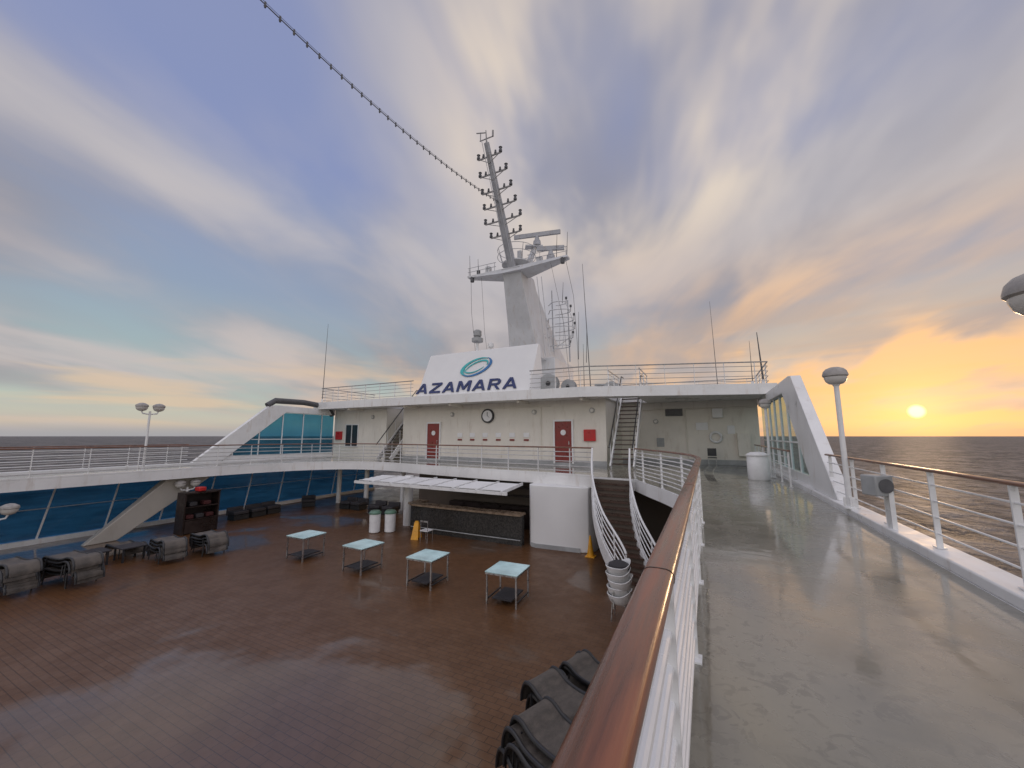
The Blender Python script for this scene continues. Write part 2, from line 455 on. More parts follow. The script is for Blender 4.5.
T = thing('glazed_side_wall', (-24.8, 0, LOW), 'blue tinted window wall with white mullions beside the pool deck', 'window wall')
mk('sill', MB().bb(-24.95,-24.65,-4,24,LOW,LOW+.2), WHITE, T)
y = -4.0
while y < 24:
    mk('glass_pane', MB().bb(-24.82,-24.79,y,y+2.0,LOW+.2,-.41), BLUEGLASS, T)
    mk('mullion', MB().beam((-24.78,y,LOW+.2),(-24.78,y+.35,-.41),.06,.05,up=(1,0,0)), WHITE, T)
    y += 2.0
mk('transom', MB().bb(-24.84,-24.75,-4,24,-1.43,-1.40), MASTGREY, T)
for (ya, yb) in ((7.2,9.9),(-.8,2.1)):
    mk('slanted_column', MB().add([(-22.75,ya-.5,LOW),(-22.45,ya-.5,LOW),(-22.45,ya+.5,LOW),(-22.75,ya+.5,LOW),(-22.9,yb-.7,-.41),(-22.4,yb-.7,-.41),(-22.4,yb+1.1,-.41),(-22.9,yb+1.1,-.41)],
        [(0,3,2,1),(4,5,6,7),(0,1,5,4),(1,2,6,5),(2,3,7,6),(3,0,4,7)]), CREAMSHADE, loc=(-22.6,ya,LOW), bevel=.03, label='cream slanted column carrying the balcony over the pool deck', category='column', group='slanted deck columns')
for x in (-22.0,-19.5,-16.5):
    mk('support_column', MB().cyl((x,18.3,LOW),(x,18.3,-.41),.14,n=16), WHITE, loc=(x,18.3,LOW), label='round white column under the upper deck', category='column', group='round support columns')

# ------------------------------------------------------------------ forward deckhouse
H = thing('deckhouse', (-11.2, 20, 0), 'cream ship deckhouse with flat white overhanging roof', 'deckhouse')
RZ = 3.5
mk('wall', MB().bb(-24.9,-19.7,20,20.25,0,RZ), CREAM, H)
mk('wall', MB().bb(-18.2,-4.6,20,20.25,0,RZ), CREAM, H)
mk('wall', MB().bb(-19.7,-18.2,23.6,23.85,0,RZ), CREAM, H)
for x in (-19.95,-18.2): mk('wall', MB().bb(x,x+.25,20.252,23.6,0,RZ), CREAM, H)
mk('wall', MB().bb(-4.85,-4.6,20.252,24,0,RZ), CREAM, H)
mk('wall', MB().bb(-4.6,2.5,24,24.25,0,RZ), CREAM, H)
m = MB(); z0, z1 = RZ, RZ+.42
def rp(poly): m.prism(poly, z0, z1)
rp([(-25.4,18.6),(-19.65,18.5),(-19.65,40),(-25.4,40)])
rp([(-19.65,18.5),(-18.25,18.47),(-18.25,20.0),(-19.65,20.0)])
rp([(-19.65,23.3),(-18.25,23.3),(-18.25,40),(-19.65,40)])
rp([(-18.25,18.47),(-5.2,18.4),(-4.45,18.65),(-4.45,40),(-18.25,40)])
rp([(-4.45,18.65),(-3.0,19.15),(-3.0,20.3),(-4.45,20.0)])
rp([(-4.45,23.6),(-3.0,23.6),(-3.0,40),(-4.45,40)])
rp([(-3.0,19.15),(3.0,21.1),(3.0,40),(-3.0,40)])
mk('roof', m, WHITE, H)
fas = [Vector(p) for p in ((-25.42,18.58,RZ+.22),(-18.25,18.44,RZ+.22),(-5.2,18.37,RZ+.22),(-4.45,18.62,RZ+.22),(-3.0,19.12,RZ+.22),(3.02,21.07,RZ+.22),(3.03,26,RZ+.22))]
mk('roof_fascia', MB().sweep(fas, [(-.03,-.25),(.03,-.25),(.03,.25),(-.03,.25)]), WHITE, H)
for (x, yw) in ((-6.9,20),(-15.6,20)):
    w=.95;h=2.35
    d = mk('door', MB().bb(x-w/2,x+w/2,yw-.06,yw-.003,.18,h), REDDOOR, H)
    mk('frame', MB().bb(x-w/2-.09,x-w/2,yw-.1,yw-.002,.1,h+.1).bb(x+w/2,x+w/2+.09,yw-.1,yw-.002,.1,h+.1).bb(x-w/2-.002,x+w/2+.002,yw-.1,yw-.002,h,h+.1), WHITE, d)
    mk('door_window', MB().cyl((x,yw-.075,1.75),(x,yw-.058,1.75),.15,n=20), SIGNW, d)
    mk('handle', MB().beam((x+w/2-.15,yw-.1,1.1),(x+w/2-.15,yw-.1,1.3),.03,.03), STEEL, d)
def window(x, z, w, h, yw=20):
    o = mk('window', MB().bb(x-w/2,x+w/2,yw-.03,yw-.003,z-h/2,z+h/2), WINGLASS, H)
    mk('frame', MB().bb(x-w/2-.07,x-w/2,yw-.06,yw-.002,z-h/2-.07,z+h/2+.07).bb(x+w/2,x+w/2+.07,yw-.06,yw-.002,z-h/2-.07,z+h/2+.07)
       .bb(x-w/2,x+w/2,yw-.06,yw-.002,z+h/2,z+h/2+.07).bb(x-w/2,x+w/2,yw-.06,yw-.002,z-h/2-.07,z-h/2).bb(x-.03,x+.03,yw-.06,yw-.031,z-h/2,z+h/2), WHITE, o)
window(-23.0,1.6,1.2,1.5)
for x in (-22,-17,-13.5,-9,-5.5):
    mk('ceiling_beam', MB().bb(x-.08,x+.08,18.7,20,RZ-.16,RZ-.002), CREAM, H)
mk('conduit_pipe', MB().tube([(-14.6,19.93,3.2),(-7.6,19.93,3.2)],.03,6), CREAM, H)
mk('conduit_pipe', MB().tube([(-8.2,19.93,3.17),(-8.2,19.93,.3)],.025,6), CREAM, H)
mk('conduit_pipe', MB().tube([(-4.2,23.93,3.1),(2.3,23.93,3.1)],.03,6), CREAM, H)
mk('conduit_pipe', MB().tube([(-1.0,23.93,3.07),(-1.0,23.93,.3)],.025,6), CREAM, H)
mk('skirting', MB().bb(-18.2,-4.6,19.97,19.998,.01,.28), GREY, H)
mk('skirting', MB().bb(-4.58,2.45,23.97,23.998,.01,.28), GREY, H)

def wallbox(name, x, z, w, h, mat, label, cat, yw=20, d=.12, group=None):
    o = mk(name, MB().bb(x-w/2,x+w/2,yw-d,yw-.003,z-h/2,z+h/2), mat, loc=(x,yw,z-h/2), bevel=.012, label=label, category=cat)
    if group: o['group'] = group
    return o
wallbox('extinguisher_box', -5.45, 1.6, .62, .6, RED, 'red fire equipment box on the cream wall', 'fire box', group='red fire boxes')
wallbox('extinguisher_box', -24.3, 1.6, .62, .6, RED, 'red fire equipment box on the cream wall', 'fire box', group='red fire boxes')
for x in (-13.6,-12.7,-11.8,-10.9,-10.0,-9.1):
    wallbox('notice_plate', x, 1.62, .36, .26, SIGNW, 'small white notice plate on the deckhouse wall', 'notice', d=.03, group='white notice plates')
    wallbox('wall_hook_panel', x, 1.34, .30, .10, REDDOOR, 'small dark red hook board under a notice plate', 'hook board', d=.05, group='dark hook boards')
ck = thing('wall_clock', (-11.6,19.95,2.75), 'round wall clock with a pale dial and dark rim', 'clock')
mk('case', MB().cyl((-11.6,19.998,2.75),(-11.6,19.88,2.75),.42,n=32), DARK, ck)
mk('dial', MB().cyl((-11.6,19.88,2.75),(-11.6,19.872,2.75),.33,n=32), SIGNW, ck)
mk('hand', MB().beam((-11.6,19.865,2.75),(-11.6,19.865,2.98),.03,.01), BLACK, ck)
mk('hand', MB().beam((-11.6,19.862,2.75),(-11.45,19.862,2.66),.03,.01), BLACK, ck)
wallbox('fitting_box', -1.6, 2.9, .9, .4, LAMPDARK, 'dark ventilation grille high on the end wall', 'grille', yw=24)
wallbox('notice_plate', -.2, 2.1, .6, .42, SIGNW, 'white notice board on the end wall', 'notice', yw=24, d=.04, group='white notice plates')
wallbox('notice_plate', 1.2, 1.9, .35, .45, SIGNW, 'small white notice on the end wall', 'notice', yw=24, d=.04, group='white notice plates')
wallbox('notice_plate', -2.4, 1.2, .4, .5, GREY, 'small grey board on the end wall', 'notice', yw=24, d=.05, group='white notice plates')
wallbox('wall_speaker', .6, 2.8, .5, .5, WHITE, 'white box loudspeaker high on the end wall', 'speaker', yw=24, d=.35)
wallbox('cable_cabinet', 1.75, 1.1, .6, 1.2, CREAM, 'tall cream metal cabinet fixed to the end wall', 'cabinet', yw=24, d=.3)
hr = thing('life_ring', (.45,23.9,1.5), 'white life ring hanging on the end wall', 'life ring')
mk('ring', MB().tube([(.45+.27*math.cos(q),23.9,1.5+.27*math.sin(q)) for q in [i*math.pi/12 for i in range(24)]],.065,8,closed=True), SIGNW, hr)
for x0_,y_,z_ in ((-21,20,2.9),(-14.2,20,2.9),(-8.6,20,2.9),(-5.3,20,2.9),(-2.6,24,2.4)):
    w_ = thing('wall_lamp', (x0_,y_-.05,z_), 'small round white bulkhead lamp on the wall', 'wall lamp', 'bulkhead lamps')
    mk('base', MB().cyl((x0_,y_-.002,z_),(x0_,y_-.07,z_),.14,n=16), GREY, w_)
    mk('lens', MB().cyl((x0_,y_-.07,z_),(x0_,y_-.15,z_),.12,.08,n=16), GLOBE, w_)

def upstairs(x0, x1, label):
    T = thing('staircase', ((x0+x1)/2,19.2,0), label, 'stairs', 'steep stairs up to the roof')
    n = 17; Y0 = 19.25; RUN = 3.6
    for i in range(n):
        z = 3.9*(i+1)/n; y = Y0+RUN*i/n
        mk('step', MB().bb(x0+.05,x1-.05,y,y+.27,z-.05,z), TREAD, T)
    for x in (x0,x1):
        mk('stringer', MB().beam((x,Y0-.1,.05),(x,Y0+RUN,3.88),.07,.28), WHITE, T)
        mk('handrail', MB().tube([(x,Y0-.3,1.0),(x,Y0+RUN-.1,5.0),(x,Y0+RUN+.5,5.0)],.03,8), DARK, T)
        for k in range(6):
            y = Y0+k*.7
            mk('baluster', MB().cyl((x,y,(y-Y0)*1.06+.15),(x,y,(y-Y0)*1.08+1.2),.018,n=8), WHITE2, T)
upstairs(-4.25,-3.15,'steep stairs with dark treads and white stringers beside the deckhouse')
upstairs(-19.5,-18.4,'steep stairs with dark treads on the far side of the deckhouse')

# curved stairs down to pool deck
T = thing('curved_staircase', (-2.2,12,LOW), 'curved white staircase with brown treads leading down to the pool deck', 'stairs')
L = smooth_path([(-3.98,14.85,0),(-3.72,13.8,0),(-3.12,12.6,0),(-2.2,11.5,0)], 8)
Rr = smooth_path([(-2.55,14.7,0),(-2.4,13.7,0),(-1.95,12.4,0),(-1.15,11.0,0)], 8)
def atp(P, t):
    f = t*(len(P)-1); i = min(int(f), len(P)-2); return P[i].lerp(P[i+1], f-i)
n = 15
for i in range(n):
    a0, a1 = atp(L,i/n), atp(L,(i+1.25)/n if i<n-1 else 1); b0, b1 = atp(Rr,i/n), atp(Rr,(i+1.25)/n if i<n-1 else 1)
    z = -(i+1)*2.8/(n+1)
    vs = [(p.x,p.y,z) for p in (a0,a1,b1,b0)]+[(p.x,p.y,z-.05) for p in (a0,a1,b1,b0)]
    mk('step', MB().add(vs, [(0,1,2,3),(7,6,5,4),(0,4,5,1),(1,5,6,2),(2,6,7,3),(3,7,4,0)]), TREAD, T)
    vs = [(a0.x,a0.y,z),(b0.x,b0.y,z),(b0.x,b0.y,z+2.8/(n+1)-.05),(a0.x,a0.y,z+2.8/(n+1)-.05)]
    mk('riser', MB().add(vs,[(0,1,2,3)]), DARKBACK, T)
for P in (L, Rr):
    pts = [atp(P,i/24)+Vector((0,0,-2.8*i/24-.05)) for i in range(25)]
    mk('stringer', MB().sweep(pts, [(-.03,-.2),(.03,-.2),(.03,.2),(-.03,.2)]), WHITE, T)
    mk('handrail', MB().tube([p+Vector((0,0,1.15)) for p in pts], .034, 8), WHITE2, T)
    for hz in (.35,.55,.75,.95):
        mk('rail_bar', MB().tube([p+Vector((0,0,hz)) for p in pts], .018, 8), WHITE2, T)
    for i in range(0,25,4):
        mk('baluster', MB().cyl(pts[i]+Vector((0,0,.1)), pts[i]+Vector((0,0,1.13)), .022, n=8), WHITE2, T)

# ------------------------------------------------------------------ roof railings
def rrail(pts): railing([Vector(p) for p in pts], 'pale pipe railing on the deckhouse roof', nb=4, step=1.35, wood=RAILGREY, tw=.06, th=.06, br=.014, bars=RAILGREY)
rrail([(-25.1,24,3.93),(-25.1,18.9,3.93),(-22,18.9,3.93),(-16.4,18.8,3.93)])
rrail([(-8.3,18.7,3.93),(-5.2,18.7,3.93),(-4.5,18.95,3.93),(-2.9,19.5,3.93),(0,20.4,3.93),(2.75,21.3,3.93),(2.8,27,3.93)])
rrail([(-8.5,27,3.93),(-3,27,3.93),(2.8,27.2,3.93)])
rrail([(-4.5,20.4,3.93),(-4.5,23.4,3.93)])
rrail([(-2.9,20.4,3.93),(-2.9,23.4,3.93)])

# ------------------------------------------------------------------ sign
S = thing('ship_name_sign', (-12.4,19.6,3.92), 'white slanted sign box with dark blue ship name and teal swirl', 'sign')
mk('panel', MB().prismx([(18.75,3.95),(20.05,6.85),(20.35,6.85),(20.9,3.95)], -16.1, -8.35), AWNWHITE, S, bevel=.04)
pu = Vector((0,1.3,2.9)).normalized(); pn = Vector((0,-2.9,1.3)).normalized()
def onpanel(x, s, d=0.0): return Vector((x,18.75,3.95))+pu*s+pn*d
GL = {
 'A': ([(0,0),(.39,1),(.61,1),(1,0),(.80,0),(.72,.20),(.28,.20),(.20,0)], [(.345,.36),(.655,.36),(.5,.78)], 1.0),
 'Z': ([(0,0),(0,.18),(.66,.82),(.04,.82),(.04,1),(.92,1),(.92,.82),(.26,.18),(.92,.18),(.92,0)], None, .92),
 'M': ([(0,0),(0,1),(.24,1),(.52,.44),(.80,1),(1.04,1),(1.04,0),(.86,0),(.86,.70),(.59,.16),(.45,.16),(.18,.70),(.18,0)], None, 1.04),
 'R': ([(0,0),(0,1),(.58,1),(.76,.95),(.85,.84),(.87,.70),(.83,.54),(.72,.44),(.60,.41),(.90,0),(.68,0),(.40,.40),(.19,.40),(.19,0)], [(.19,.56),(.19,.84),(.56,.84),(.64,.80),(.68,.70),(.64,.60),(.56,.56)], .9)}
word = 'AZAMARA'; gap = .2
tot = sum(GL[c][2] for c in word)+gap*(len(word)-1)
WX0, WW, WH = -16.2, 7.05, .72; ux = WW/tot; cx = WX0; m = MB()
for ch in word:
    o_, h_, adv = GL[ch]
    polys = [[Vector((p[0],p[1],0)) for p in o_]] + ([[Vector((p[0],p[1],0)) for p in h_]] if h_ else [])
    flat = [p for q in polys for p in q]; N = len(flat)
    vs = [onpanel(cx+p.x*ux, .22+p.y*WH, .07) for p in flat]+[onpanel(cx+p.x*ux, .22+p.y*WH, .01) for p in flat]
    fs = [tuple(t) for t in tessellate_polygon(polys)]
    base = 0
    for q in polys:
        k = len(q)
        for i in range(k): fs.append((base+i, base+(i+1)%k, N+base+(i+1)%k, N+base+i))
        base += k
    m.add(vs, fs); cx += (adv+gap)*ux
mk('lettering', m, NAVY, S, label='dark blue capital letters AZAMARA')
def crescent(c, a, b, rot, t0, t1, wmax, mat, nm, d=.02):
    vs = []; n = 40
    for i in range(n+1):
        q = t0+(t1-t0)*i/n; w = wmax*math.sin(math.pi*i/n)+.02
        for k, rr in enumerate((1+w/2, 1-w/2)):
            x = a*rr*math.cos(q); y = b*rr*math.sin(q)
            X = x*math.cos(rot)-y*math.sin(rot); Y = x*math.sin(rot)+y*math.cos(rot)
            vs += [onpanel(c[0]+X, c[1]+Y, d), onpanel(c[0]+X, c[1]+Y, d+.03)]
    fs = []
    for i in range(n):
        p = i*4; q = p+4
        fs += [(p,q,q+1,p+1),(p+1,q+1,q+3,p+3),(p+3,q+3,q+2,p+2),(p+2,q+2,q,p)]
    mk(nm, MB().add(vs, fs), mat, S)
crescent((-12.2,1.92), .98,.54, R(20), R(30), R(235), .26, TEAL, 'logo_swirl', .02)
crescent((-12.2,1.92), 1.02,.58, R(20), R(200), R(395), .22, BLUE, 'logo_swirl', .025)
crescent((-12.15,1.87), .78,.37, R(24), R(-30), R(160), .20, TEAL, 'logo_swirl', .03)
crescent((-12.25,1.92), .74,.37, R(18), R(160), R(320), .16, TEAL, 'logo_swirl', .035)

# ------------------------------------------------------------------ mast
M = thing('radar_mast', (-11.2,26,3.92), 'tall white raked radar mast with yards, lamps and radar scanners', 'mast')
XC = -11.2
mk('base_house', MB().bb(XC-1.3,XC+1.8,25.6,30.0,3.92,7.2), MASTWHITE, M, bevel=.05)
lv = [(7.0,24.3,32.4,1.2),(7.9,24.0,31.0,1.05),(9.2,23.5,29.0,.90),(10.8,22.9,27.0,.78),(12.2,22.4,25.4,.68),(12.9,22.1,24.8,.74)]
vs = []; fs = []
for (z,ya,yb,w) in lv: vs += [(XC-w,ya,z),(XC+w,ya,z),(XC+w*.8,yb,z),(XC-w*.8,yb,z)]
for k in range(len(lv)-1):
    for i in range(4): fs.append((k*4+i,k*4+(i+1)%4,k*4+4+(i+1)%4,k*4+4+i))
fs += [(3,2,1,0),tuple(len(vs)-4+i for i in range(4))]
mk('tower', MB().add(vs,fs), MASTWHITE, M, bevel=.04)
wl, wr = 3.5, 4.0
m = MB()
m.add([(XC-wl,22.2,12.95),(XC-wl,22.7,12.95),(XC+wr,22.7,12.95),(XC+wr,22.2,12.95),(XC-.8,22.0,12.55),(XC-.8,23.6,12.55),(XC+.8,23.6,12.55),(XC+.8,22.0,12.55),
       (XC-wl,22.2,12.84),(XC-wl,22.7,12.84),(XC+wr,22.7,12.84),(XC+wr,22.2,12.84)],
      [(0,1,2,3),(8,4,5,9),(7,11,10,6),(4,7,6,5),(0,3,11,7),(0,7,4),(0,4,8),(1,9,5),(1,5,6),(1,6,2),(2,6,10),(0,8,9,1),(3,2,10,11)])
mk('wing_platform', m, MASTWHITE, M)
for zz in (13.25,13.55):
    mk('wing_rail', MB().tube([(XC-wl,22.25,zz),(XC-1.2,22.25,zz)],.018,6), MASTGREY, M)
    mk('wing_rail', MB().tube([(XC+1.2,22.25,zz),(XC+wr,22.25,zz)],.018,6), MASTGREY, M)
for xx in (-3.4,-2.6,-1.9,-1.3,1.3,2.1,2.9,3.9):
    mk('rail_stanchion', MB().cyl((XC+xx,22.25,12.9),(XC+xx,22.25,13.55),.018,n=6), MASTGREY, M)
mk('upper_platform', MB().lathe([(.3,13.0),(1.05,13.42),(1.05,13.50),(.1,13.50)], (XC,23.1,0), 20), MASTWHITE, M)
for z in (14.0,14.5):
    mk('platform_rail', MB().tube([(XC+1.35*math.cos(q),23.1+1.35*math.sin(q),z) for q in [i*math.pi/12 for i in range(24)]],.02,6,closed=True), MASTGREY, M)
for i in range(8):
    q = i*math.pi/4
    mk('rail_stanchion', MB().cyl((XC+1.02*math.cos(q),23.1+1.02*math.sin(q),13.45),(XC+1.35*math.cos(q),23.1+1.35*math.sin(q),14.5),.02,n=6), MASTGREY, M)
for c_, d_ in (((XC-1.9,22.45,13.2),(.35,.35,.45)),((XC+2.0,22.45,13.15),(.4,.3,.35)),((XC+.5,22.6,13.85),(.3,.3,.6))):
    mk('equipment_cabinet', MB().box(c_,d_), MASTWHITE, M, bevel=.03)
mk('signal_lamp', MB().cyl((XC-2.7,22.4,12.95),(XC-2.7,22.4,13.3),.13,n=10), LAMPDARK, M)
P0 = Vector((XC,22.4,13.0)); P1 = Vector((XC-.05,18.9,19.8))
mk('pole', MB().cyl(P0,P1,.31,.17,n=16), MASTGREY, M)
mk('ladder', MB().tube([P0+Vector((-.18,-.42,.2)),P1+Vector((-.18,-.3,0))],.02,6).tube([P0+Vector((.18,-.42,.2)),P1+Vector((.18,-.3,0))],.02,6), MASTWHITE, M)
for i, t in enumerate((.28,.40,.52,.64,.77,.90)):
    c = P0.lerp(P1,t); w = (1.1,1.3,1.15,1.05,.95,.8)[i]
    mk('yard', MB().beam(c+Vector((-w,0,.0)),c+Vector((w,0,.0)),.07,.08).beam(c+Vector((-w*.9,0,0)),c+Vector((0,0,-.45)),.035,.035).beam(c+Vector((w*.9,0,0)),c+Vector((0,0,-.45)),.035,.035), RAILGREY, M)
    for s in (-1,1):
        e = c+Vector((s*w,0,.05))
        mk('navigation_lamp', MB().cyl(e,e+Vector((0,0,.12)),.11,n=10).cyl(e+Vector((0,0,.12)),e+Vector((0,0,.30)),.08,n=10).cyl(e+Vector((0,0,.30)),e+Vector((0,0,.36)),.12,.05,n=10), LAMPDARK, M)
        e2 = c+Vector((s*w*.55,0,.04))
        mk('navigation_lamp', MB().cyl(e2,e2+Vector((0,0,.1)),.08,n=10).cyl(e2+Vector((0,0,.1)),e2+Vector((0,0,.24)),.06,n=10), LAMPDARK, M)
mk('top_spar', MB().cyl(P1,P1+Vector((0,-.1,.8)),.05,.03,n=8).beam(P1+Vector((-.5,0,.3)),P1+Vector((.5,0,.3)),.05,.05).cyl(P1+Vector((-.45,0,.3)),P1+Vector((-.45,0,.8)),.03,n=8).cyl(P1+Vector((.45,0,.3)),P1+Vector((.45,0,.7)),.06,n=8).beam(P1+Vector((-.75,0,.95)),P1+Vector((-.1,0,.75)),.05,.05), RAILGREY, M)
def radar(c, L, ang, fr=M):
    c = Vector(c); dx = Vector((math.cos(ang),math.sin(ang),0))*L/2
    mk('radar_scanner', MB().cyl(c+Vector((0,0,-.75)),c+Vector((0,0,-.4)),.3,.26,n=16).cyl(c+Vector((0,0,-.4)),c,.2,.12,n=16).beam(c-dx+Vector((0,0,.1)),c+dx+Vector((0,0,.1)),.16,.30), MASTGREY, fr)
mk('radar_bracket', MB().beam((XC+.5,23.6,13.2),(XC+.9,24.3,15.1),.3,.3).beam((XC+.3,23.9,15.1),(XC+1.4,24.5,15.1),.6,.08), MASTWHITE, M)
radar((XC+1.1,24.2,15.9), 3.4, R(12))
radar((XC+2.7,22.7,13.8), 1.8, R(20))
for s, kk in ((-1,wl),(1,wr)):
    for k in (kk-.1,kk-.8):
        mk('whip', MB().cyl((XC+s*k,22.4,12.95),(XC+s*k*1.02,22.4,14.2+.4*(k>3)),.025,.012,n=6), LAMPDARK, M)
    mk('stay', MB().tube([(XC+s*kk*.95,22.4,12.85),(XC+s*(kk*.95+.3),23.0,10.5),(XC+s*(kk+.1),23.6,7.5),(XC+s*kk,24.2,4)],.012,5), LAMPDARK, M)
    mk('stay', MB().tube([(XC+s*kk*.7,22.4,12.75),(XC+s*(kk*.7+.4),23.6,9),(XC+s*kk*.8,25,4)],.010,5), LAMPDARK, M)
    mk('lamp_drum', MB().cyl((XC+s*(kk-.35),22.3,12.85),(XC+s*(kk-.35),22.3,12.5),.14,n=10), LAMPDARK, M)
for xx, zt in ((.9,13.0),(2.2,12.0)):
    mk('lattice_post', MB().cyl((XC+xx,27.9,7.2),(XC+xx,27.6,zt),.055,.045,n=8), MASTGREY, M)
mk('instrument_strut', MB().beam((XC+.7,27.2,7.8),(XC+2.3,28.0,9.2),.06,.06), MASTWHITE, M)
for j,(z,rr) in enumerate(((8.4,1.0),(9.1,1.25),(9.8,1.4),(10.5,1.35),(11.2,1.1),(11.9,.75))):
    cxy = (XC+1.3,27.7); arcq = [R(-110+220*i/12) for i in range(13)]
    mk('lattice_hoop', MB().tube([(XC+.5,27.9,z)]+[(cxy[0]+rr*math.cos(q),cxy[1]+rr*math.sin(q)*.6,z) for q in arcq],.035,6), MASTWHITE, M)
    e = Vector((cxy[0]+rr,cxy[1],z))
    mk('instrument', MB().cyl(e,e+Vector((0,0,.25)),.022,n=8).cyl(e+Vector((0,0,.25)),e+Vector((0,0,.42)),.09,n=8), LAMPDARK, M)
for q in (-70,-20,35,80):
    mk('lattice_upright', MB().tube([(XC+1.3+rr*math.cos(R(q)),27.7+rr*math.sin(R(q))*.6,z) for z,rr in ((8.4,1.0),(9.1,1.25),(9.8,1.4),(10.5,1.35),(11.2,1.1),(11.9,.75))],.022,6), MASTWHITE, M)
for xx, z0_, z1_ in ((2.9,7.3,11.0),(1.7,11.9,13.6),(3.5,7.0,9.8)):
    mk('whip', MB().cyl((XC+xx,27.8,z0_),(XC+xx+.1,27.8,z1_),.025,.012,n=6), LAMPDARK, M)
mk('rung_ladder', MB().tube([(XC+1.1,25.6,7.3),(XC+.9,24.6,13)],.025,6).tube([(XC+1.4,25.7,7.3),(XC+1.2,24.7,13)],.025,6), MASTWHITE, M)

def bulbcable(a, b, sag, label, nbulb):
    a, b = Vector(a), Vector(b); pts = []
    for i in range(61):
        t = i/60; p = a.lerp(b,t); p.z -= sag*4*t*(1-t); pts.append(p)
    T = thing('light_cable', a, label, 'cable of lamps')
    mk('cable', MB().tube(pts,.018,5), LAMPDARK, T)
    mk('messenger_wire', MB().tube([p+Vector((.0,0,.08)) for p in pts],.009,4), LAMPDARK, T)
    for p, t in along(pts, (b-a).length/nbulb, .4):
        mk('bulb', MB().cyl(p+Vector((0,0,.09)),p+Vector((0,0,-.05)),.03,n=6).cyl(p+Vector((0,0,-.05)),p+Vector((0,0,-.11)),.042,.025,n=6), LAMPDARK, T)
bulbcable((XC,20.6,16.7),(XC,-14,17.4),2.5,'long sagging cable of small dark bulbs running from the mast',75)

for (x,y,z0_,z1_,r,dx,lab) in ((-25.0,18.9,3.9,9.9,.03,.1,'thin white whip antenna on the roof edge'),(-6.4,24,3.9,13.0,.035,-.35,'tall thin whip antenna on the roof'),
    (.7,23.4,3.9,9.0,.022,-.1,'thin whip antenna on the roof'),(2.6,21.8,3.9,6.6,.05,-.1,'short thick antenna at the roof corner'),(2.2,22.2,3.9,6.3,.02,0,'thin whip antenna at the roof corner'),(-7.4,26,3.9,8.0,.03,0,'short whip antenna on the roof')):
    T = thing('whip_antenna',(x,y,z0_),lab,'antenna','whip antennas on the roof')
    mk('base', MB().cyl((x,y,z0_),(x,y,z0_+.35),.07,n=10), WHITE2, T)
    mk('rod', MB().cyl((x,y,z0_+.35),(x+dx,y,z1_),r,r*.35,n=6), LAMPDARK, T)
for (x,y,rr) in ((-7.9,20.6,.55),(-7.0,21.4,.42),(-5.2,24.5,.5)):
    T = thing('rope_reel',(x,y,3.92),'dark round rope reel on a white stand on the roof','reel','rope reels on the roof')
    c = Vector((x,y,3.99+rr))
    mk('flange', MB().cyl(c+Vector((0,-.22,0)),c+Vector((0,-.19,0)),rr,n=24), GREY, T)
    mk('flange', MB().cyl(c+Vector((0,.19,0)),c+Vector((0,.22,0)),rr,n=24), GREY, T)
    mk('rope_drum', MB().cyl(c+Vector((0,-.19,0)),c+Vector((0,.19,0)),rr*.75,n=24), LAMPDARK, T)
    mk('hub', MB().cyl(c+Vector((0,-.26,0)),c+Vector((0,-.22,0)),rr*.25,n=16), DARK, T)
    mk('stand', MB().beam((x-.4,y+.27,3.92),(x,y+.27,3.99+rr),.06,.06).beam((x+.4,y+.27,3.92),(x,y+.27,3.99+rr),.06,.06), WHITE2, T)
for (x,y,w_,d_,h_) in ((-5.6,25.5,1.4,1.0,.9),(-1.0,29,2.0,1.4,.8)):
    T = thing('roof_vent_box',(x,y,3.92),'white ventilation box standing on the roof','vent','roof vent boxes')
    mk('body', MB().box((x,y,3.92+h_/2),(w_,d_,h_)), WHITE, T, bevel=.04)
    mk('cap', MB().box((x,y,3.92+h_+.06),(w_+.2,d_+.2,.1)), GREY, T, bevel=.02)
T = thing('satellite_receiver',(-14.6,23.5,3.92),'grey drum shaped receiver on a short post behind the sign','receiver')
mk('post', MB().cyl((-14.6,23.5,3.92),(-14.6,23.5,8.3),.12,.10,n=12), WHITE2, T)
mk('drum', MB().lathe([(.12,8.3),(.42,8.4),(.42,8.65),(.2,8.75),(.3,8.85),(.3,9.2),(.15,9.3)],(-14.6,23.5,0),18), GREY, T)
T = thing('satellite_receiver',(-13.7,23.9,3.92),'small mushroom antenna on a thin post behind the sign','receiver')
mk('post', MB().cyl((-13.7,23.9,3.92),(-13.7,23.9,7.9),.06,n=10), WHITE2, T)
mk('drum', MB().lathe([(.08,7.9),(.22,8.0),(.2,8.25),(.05,8.35)],(-13.7,23.9,0),14), WHITE, T)

# ------------------------------------------------------------------ lamp posts
def lamp_post(x, y, label, h=2.80, z0=.13):
    T = thing('lamp_post',(x,y,z0),label,'lamp post','deck lamp posts')
    mk('pole', MB().lathe([(.11,z0),(.11,z0+.03),(.05,z0+.05),(.045,h-.22),(.06,h-.2),(.065,h-.17)],(x,y,0),16), WHITE2, T)
    mk('gusset', MB().box((x,y,z0+.12),(.02,.18,.2)).box((x,y,z0+.12),(.18,.02,.2)), WHITE2, T)
    mk('globe', MB().lathe([(.065,-.18),(.12,-.165),(.165,-.12),(.19,-.05),(.192,.0)],(x,y,h),28), GLOBE, T)
    mk('lamp_shade', MB().lathe([(.194,-.02),(.215,.0),(.215,.03),(.195,.10),(.15,.15),(.08,.18),(.0,.185)],(x,y,h),28), DARKISH, T)
lamp_post(2.47,10.1,'white deck lamp post with mushroom head by the side railing')
lamp_post(2.56,4.70,'white deck lamp post with mushroom head by the side railing',h=2.74)
lamp_post(2.1,17.7,'white deck lamp post with mushroom head near the windscreen', z0=.01)
